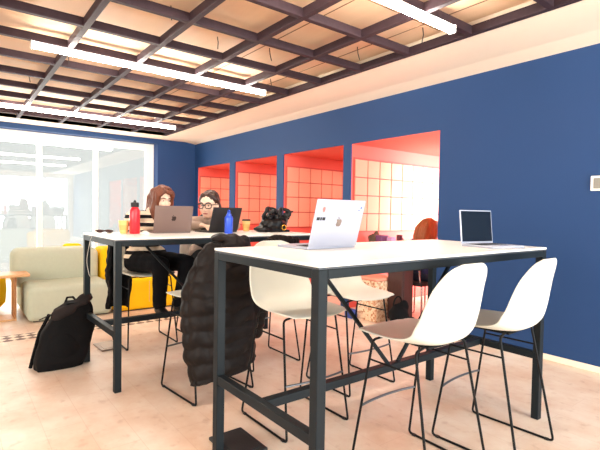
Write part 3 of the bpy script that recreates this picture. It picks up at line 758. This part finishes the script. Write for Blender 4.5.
def sitter(name, base, J, F, hc, label, topm, legm, hairfn, browm, glasses=False, hands=(), shoes=True, vest=None):
    """J: dict of joints in world space"""
    o = V(base); r0 = None
    j = {k: V(v) - o for k, v in J.items()}; hc = V(hc) - o
    b = MB()
    head(b, hc, F); hb = hc + F @ V((0, -.015, -.05))
    limb(b, [j['neck'], hb], [.055, .050])
    limb(b, [j['pelvis'], j['waist'], j['chest'], j['neck']], [.11, .10, .105, .055])
    b.cap(j['shL'], j['shR'], .05)
    for s in 'LR':
        limb(b, [j['sh' + s], j['el' + s], j['wr' + s]], [.045, .036, .024])
        limb(b, [j['hip' + s], j['kn' + s], j['an' + s]], [.072, .050, .036])
        limb(b, [j['an' + s], j['to' + s]], [.034, .024])
        d = j['wr' + s] - j['el' + s]
        th = (j['wrR'] - j['wrL']) * (1 if s == 'L' else -1)
        hd = J.get('hd' + s)
        hand(b, j['wr' + s], V(hd) if hd else d, V((0, 0, -1)), th)
    me = remesh(b, .0065, 4, 'body'); body = link(name, me, 'skin', None, smooth=180, loc=o)
    # clothes
    t = MB()
    limb(t, [j['pelvis'] + V((0, 0, .03)), j['waist'], j['chest']], [.135, .125, .128])
    t.cap(j['chest'], j['neck'] - V((0, 0, .035)), .11, .065); t.cap(j['shL'], j['shR'], .064)
    sv = (j['chest'] - j['waist']).normalized()
    for s in 'LR':
        t.cap(j['hip' + s] + V((0, 0, .05)), j['hip' + s] + V((0, 0, .02)), .10); t.cap(j['chest'], j['sh' + s], .10, .06)
        limb(t, [j['sh' + s], j['el' + s], j['wr' + s].lerp(j['el' + s], .08)], [.062, .052, .036])
    link('top', remesh(t, .009, 5, 'top', lambda c: .006 * noise.noise(c * 14)), topm, body, smooth=180)
    if vest:
        t = MB(); limb(t, [j['waist'], j['chest']], [.132, .136]); f = F @ V((0, 1, 0)); f.z = 0
        t.cap(j['chest'] + V((0, 0, .03)), j['chest'] + V((0, 0, .05)), .118)
        link('vest', remesh(t, .009, 4, 'vest'), vest, body, smooth=180)
    t = MB(); limb(t, [j['pelvis'], j['pelvis'] + V((0, 0, .06))], [.135, .128])
    for s in 'LR':
        limb(t, [j['hip' + s], j['kn' + s], j['an' + s].lerp(j['kn' + s], .06)], [.102, .074, .060])
    link('trousers', remesh(t, .009, 4, 'trousers', lambda c: .006 * noise.noise(c * 12)), legm, body, smooth=180)
    for s in 'LR':
        t = MB(); limb(t, [j['an' + s] - V((0, 0, .02)), j['to' + s]], [.046, .036]); t.cap(j['an' + s], j['an' + s] + V((0, 0, .03)), .044)
        link('shoe', remesh(t, .009, 3, 'shoe'), 'shoe', body, smooth=180)
    face_parts(body, hc, F, browm, glasses)
    hairfn(body, hc, F)
    tag(body, label, 'person', 'people working at the tables'); return body

def locks(mb, c, F, paths):
    for pts, rs in paths: mb.chain([c + F @ V(p) for p in pts], rs)
def hair_long(mkey, part_side=1, length=.22, vol=1.):
    def fn(r, c, F):
        m = MB(); P = lambda x, y, z: c + F @ V((x, y, z))
        m.ell(P(0, -.030, .042), (.090 * vol, .100, .094), F)
        m.ell(P(0, -.055, -.01), (.088 * vol, .080, .095), F)
        pl = []
        for s in (-1, 1):
            for k in range(6):
                y = .045 - .026 * k; wv = .006 * math.sin(k * 2.1)
                x = s * (.066 + .020 * vol + wv - .004 * abs(k - 2))
                ln = length * (1 - .05 * abs(k - 3))
                pl.append(([(s * .035, y * .5 + .02, .112), (s * .074, y + .005, .060), (x, y - .005, -.02), (x + s * .012, y - .012, -.02 - ln * .5), (x + s * .004, y - .004 + .012 * math.sin(k), -.02 - ln)], [.018, .022, .024, .024, .010]))
        for k in range(5):
            x = -.06 + .03 * k
            pl.append(([(x, -.09, .05), (x * 1.2, -.115, -.03), (x * 1.3, -.108, -.03 - length * .6), (x * 1.2, -.09, -.03 - length)], [.03, .034, .03, .012]))
        pl.append(([(part_side * .02, .075, .098), (-part_side * .045, .080, .075), (-part_side * .078, .055, .03)], [.016, .018, .016]))
        pl.append(([(part_side * .02, .075, .098), (part_side * .055, .070, .07), (part_side * .08, .05, .02)], [.014, .016, .014]))
        locks(m, c, F, pl)
        link('hair', remesh(m, .006, 2, 'hair', lambda q: .005 * noise.noise(V((q.x * 60, q.y * 60, q.z * 9)))), mkey, r, smooth=180)
    return fn
def hair_tied(mkey):
    def fn(r, c, F):
        m = MB(); P = lambda x, y, z: c + F @ V((x, y, z))
        m.ell(P(0, -.028, .046), (.084, .102, .090), F); m.ell(P(0, -.06, -.005), (.082, .070, .085), F)
        for sx in (-1, 1): m.chain([P(sx * .03, .055, .100), P(sx * .074, .01, .05), P(sx * .07, -.06, -.02)], [.016, .022, .024])
        locks(m, c, F, [([(0, -.11, .03), (.0, -.145, .0), (.01, -.15, -.07), (.01, -.13, -.15)], [.03, .034, .026, .010])])
        link('hair', remesh(m, .006, 2, 'hair', lambda q: .004 * noise.noise(V((q.x * 60, q.y * 60, q.z * 14)))), mkey, r, smooth=180)
    return fn

def tilt_frame(fwd, down):
    f = V(fwd).normalized(); return frame(V((f.x, f.y, -math.tan(down))))
# woman in the striped sweater
J = dict(pelvis=(-4.25, 1.435, .76), waist=(-4.24, 1.44, .90), chest=(-4.20, 1.45, 1.08), neck=(-4.15, 1.47, 1.215),
         shL=(-4.16, 1.61, 1.165), shR=(-4.18, 1.30, 1.165), elL=(-4.00, 1.70, .99 + .09), elR=(-4.02, 1.22, 1.09), wrL=(-3.82, 1.55, 1.09), wrR=(-3.83, 1.42, 1.09), hdL=(1, -.15, -.05), hdR=(1, .1, -.05),
         hipL=(-4.22, 1.54, .755), hipR=(-4.22, 1.34, .755), knL=(-3.76, 1.66, .765), knR=(-3.78, 1.42, .765), anL=(-3.92, 1.64, .37), anR=(-3.92, 1.46, .37), toL=(-3.79, 1.68, .325), toR=(-3.79, 1.47, .325))
sitter('person', (-4.213, 1.432, 0), J, tilt_frame((1, .10, 0), .30) * .93, (-4.085, 1.545, 1.338), 'woman with auburn hair in a cream and black striped sweater, looking down at a laptop', 'knit', 'trouser', hair_long('auburn', 1, .22, .74), 'auburn')
J = dict(pelvis=(-4.25, 2.06, .76), waist=(-4.22, 2.05, .92), chest=(-4.15, 2.03, 1.05), neck=(-4.07, 2.00, 1.165),
         shL=(-4.09, 2.16, 1.115), shR=(-4.12, 1.87, 1.115), elL=(-3.95, 2.24, 1.09), elR=(-4.0, 1.76, 1.09), wrL=(-3.80, 2.06, 1.09), wrR=(-3.80, 1.80, 1.10), hdL=(1, -.2, -.05), hdR=(1, .15, -.05),
         hipL=(-4.22, 2.16, .755), hipR=(-4.22, 1.96, .755), knL=(-3.80, 2.20, .765), knR=(-3.80, 1.96, .765), anL=(-3.90, 2.18, .38), anR=(-3.90, 1.98, .38), toL=(-3.76, 2.18, .335), toR=(-3.76, 1.98, .335))
sitter('person', (-4.21, 2.06, 0), J, tilt_frame((.62, -.78, 0), .12) * 1.1, (-4.04, 1.995, 1.29), 'woman with black rimmed glasses and tied dark hair behind the black laptop', 'beige', 'trouser', hair_tied('dkhair'), 'dkhair', True, vest='charcoal')
J = dict(pelvis=(-3.330, 4.36, 0.545), waist=(-3.330, 4.39, 0.660), chest=(-3.330, 4.45, 0.800), neck=(-3.330, 4.49, 0.930),
         shL=(-3.480, 4.47, 0.880), shR=(-3.180, 4.47, 0.880), elL=(-3.530, 4.62, 0.700), elR=(-3.130, 4.62, 0.700), wrL=(-3.410, 4.80, 0.740), wrR=(-3.250, 4.80, 0.740), hdL=(.1, 1, -.1), hdR=(-.1, 1, -.1),
         hipL=(-3.430, 4.38, 0.540), hipR=(-3.230, 4.38, 0.540), knL=(-3.430, 4.80, 0.530), knR=(-3.230, 4.80, 0.530), anL=(-3.430, 4.84, 0.090), anR=(-3.230, 4.84, 0.090), toL=(-3.430, 4.98, 0.045), toR=(-3.230, 4.98, 0.045))
sitter('person', (-3.33, 4.36, 0), J, tilt_frame((.15, 1, 0), .35), (-3.335, 4.55, 1.05), 'woman seen from behind with long ginger hair and navy sweater in the bright niche', 'navy', 'denim', hair_long('ginger', -1, .17, 1.25), 'ginger')

# ------------------------------------------------------------------ light
w = bpy.data.worlds.new('sky'); bpy.context.scene.world = w; w.use_nodes = True
bg = w.node_tree.nodes['Background']; bg.inputs[0].default_value = (1, .985, .96, 1); bg.inputs[1].default_value = .33
def area(name, loc, rot, sx, sy, e, col, spread=180):
    l = bpy.data.lights.new(name, 'AREA'); l.shape = 'RECTANGLE'; l.size = sx; l.size_y = sy; l.energy = e; l.color = col; l.spread = math.radians(spread)
    o = bpy.data.objects.new(name, l); C.objects.link(o); o.location = loc; o.rotation_euler = rot; return o
area('daylight_street_window', (XR + .2, 2.6, 1.3), (0, math.radians(90), 0), 2.3, 2.5, 150, (.95, .98, 1))
area('daylight_niche_window', ((NX[3][0] + NX[3][1]) / 2, ND + .12, 1.25), (math.radians(-90), 0, 0), 1.25, 1.7, 7, (.94, .96, 1))
area('added_niche_side_fill', (NX[3][1] + .14, 5.75, 1.25), (0, math.radians(90), 0), 1.7, 1.0, 46, (.94, .96, 1), 105)  # added light from the unseen side, whitens the deeper tiles
area('added_back_fill', (-.7, YB - .2, 1.5), (math.radians(90), 0, 0), 4.4, 1.9, 110, (1, .98, .96))  # added fill from behind the camera, brightens seats and faces
area('daylight_left_window', (-9.4, .6, 1.3), (0, math.radians(-90), 0), 2.3, 4.5, 80, (1, .98, .95))
for i, (a, b) in enumerate(NX[:3]):
    area('niche_lamp', ((a + b) / 2 + .25, 5.3, NT - .01), (0, 0, 0), .5, .9, 6.5, (1, .93, .85))

# ------------------------------------------------------------------ camera
yaw, pitch, roll, f = -.9125, -.0296, .0169, 450.43
cy, sy, cp, sp = math.cos(yaw), math.sin(yaw), math.cos(pitch), math.sin(pitch)
fw = V((sy * cp, cy * cp, sp)); rt = V((cy, -sy, 0)); up = rt.cross(fw)
c, s = math.cos(roll), math.sin(roll)
r2, u2 = rt * c + up * s, up * c - rt * s
cam = bpy.data.cameras.new('camera'); co = bpy.data.objects.new('camera', cam); C.objects.link(co)
mw = M((r2, u2, -fw)).transposed().to_4x4(); mw.translation = V((0, 0, 1.2404)); co.matrix_world = mw
cam.sensor_width = 36; cam.lens = 36 * f / 600; cam.clip_start = .05
sc = bpy.context.scene; sc.camera = co
sc.view_settings.view_transform = 'Standard'; sc.view_settings.look = 'None'; sc.view_settings.gamma = 1; sc.view_settings.exposure = 1.45
sc.view_settings.use_curve_mapping = False
sc.cycles.max_bounces = 8
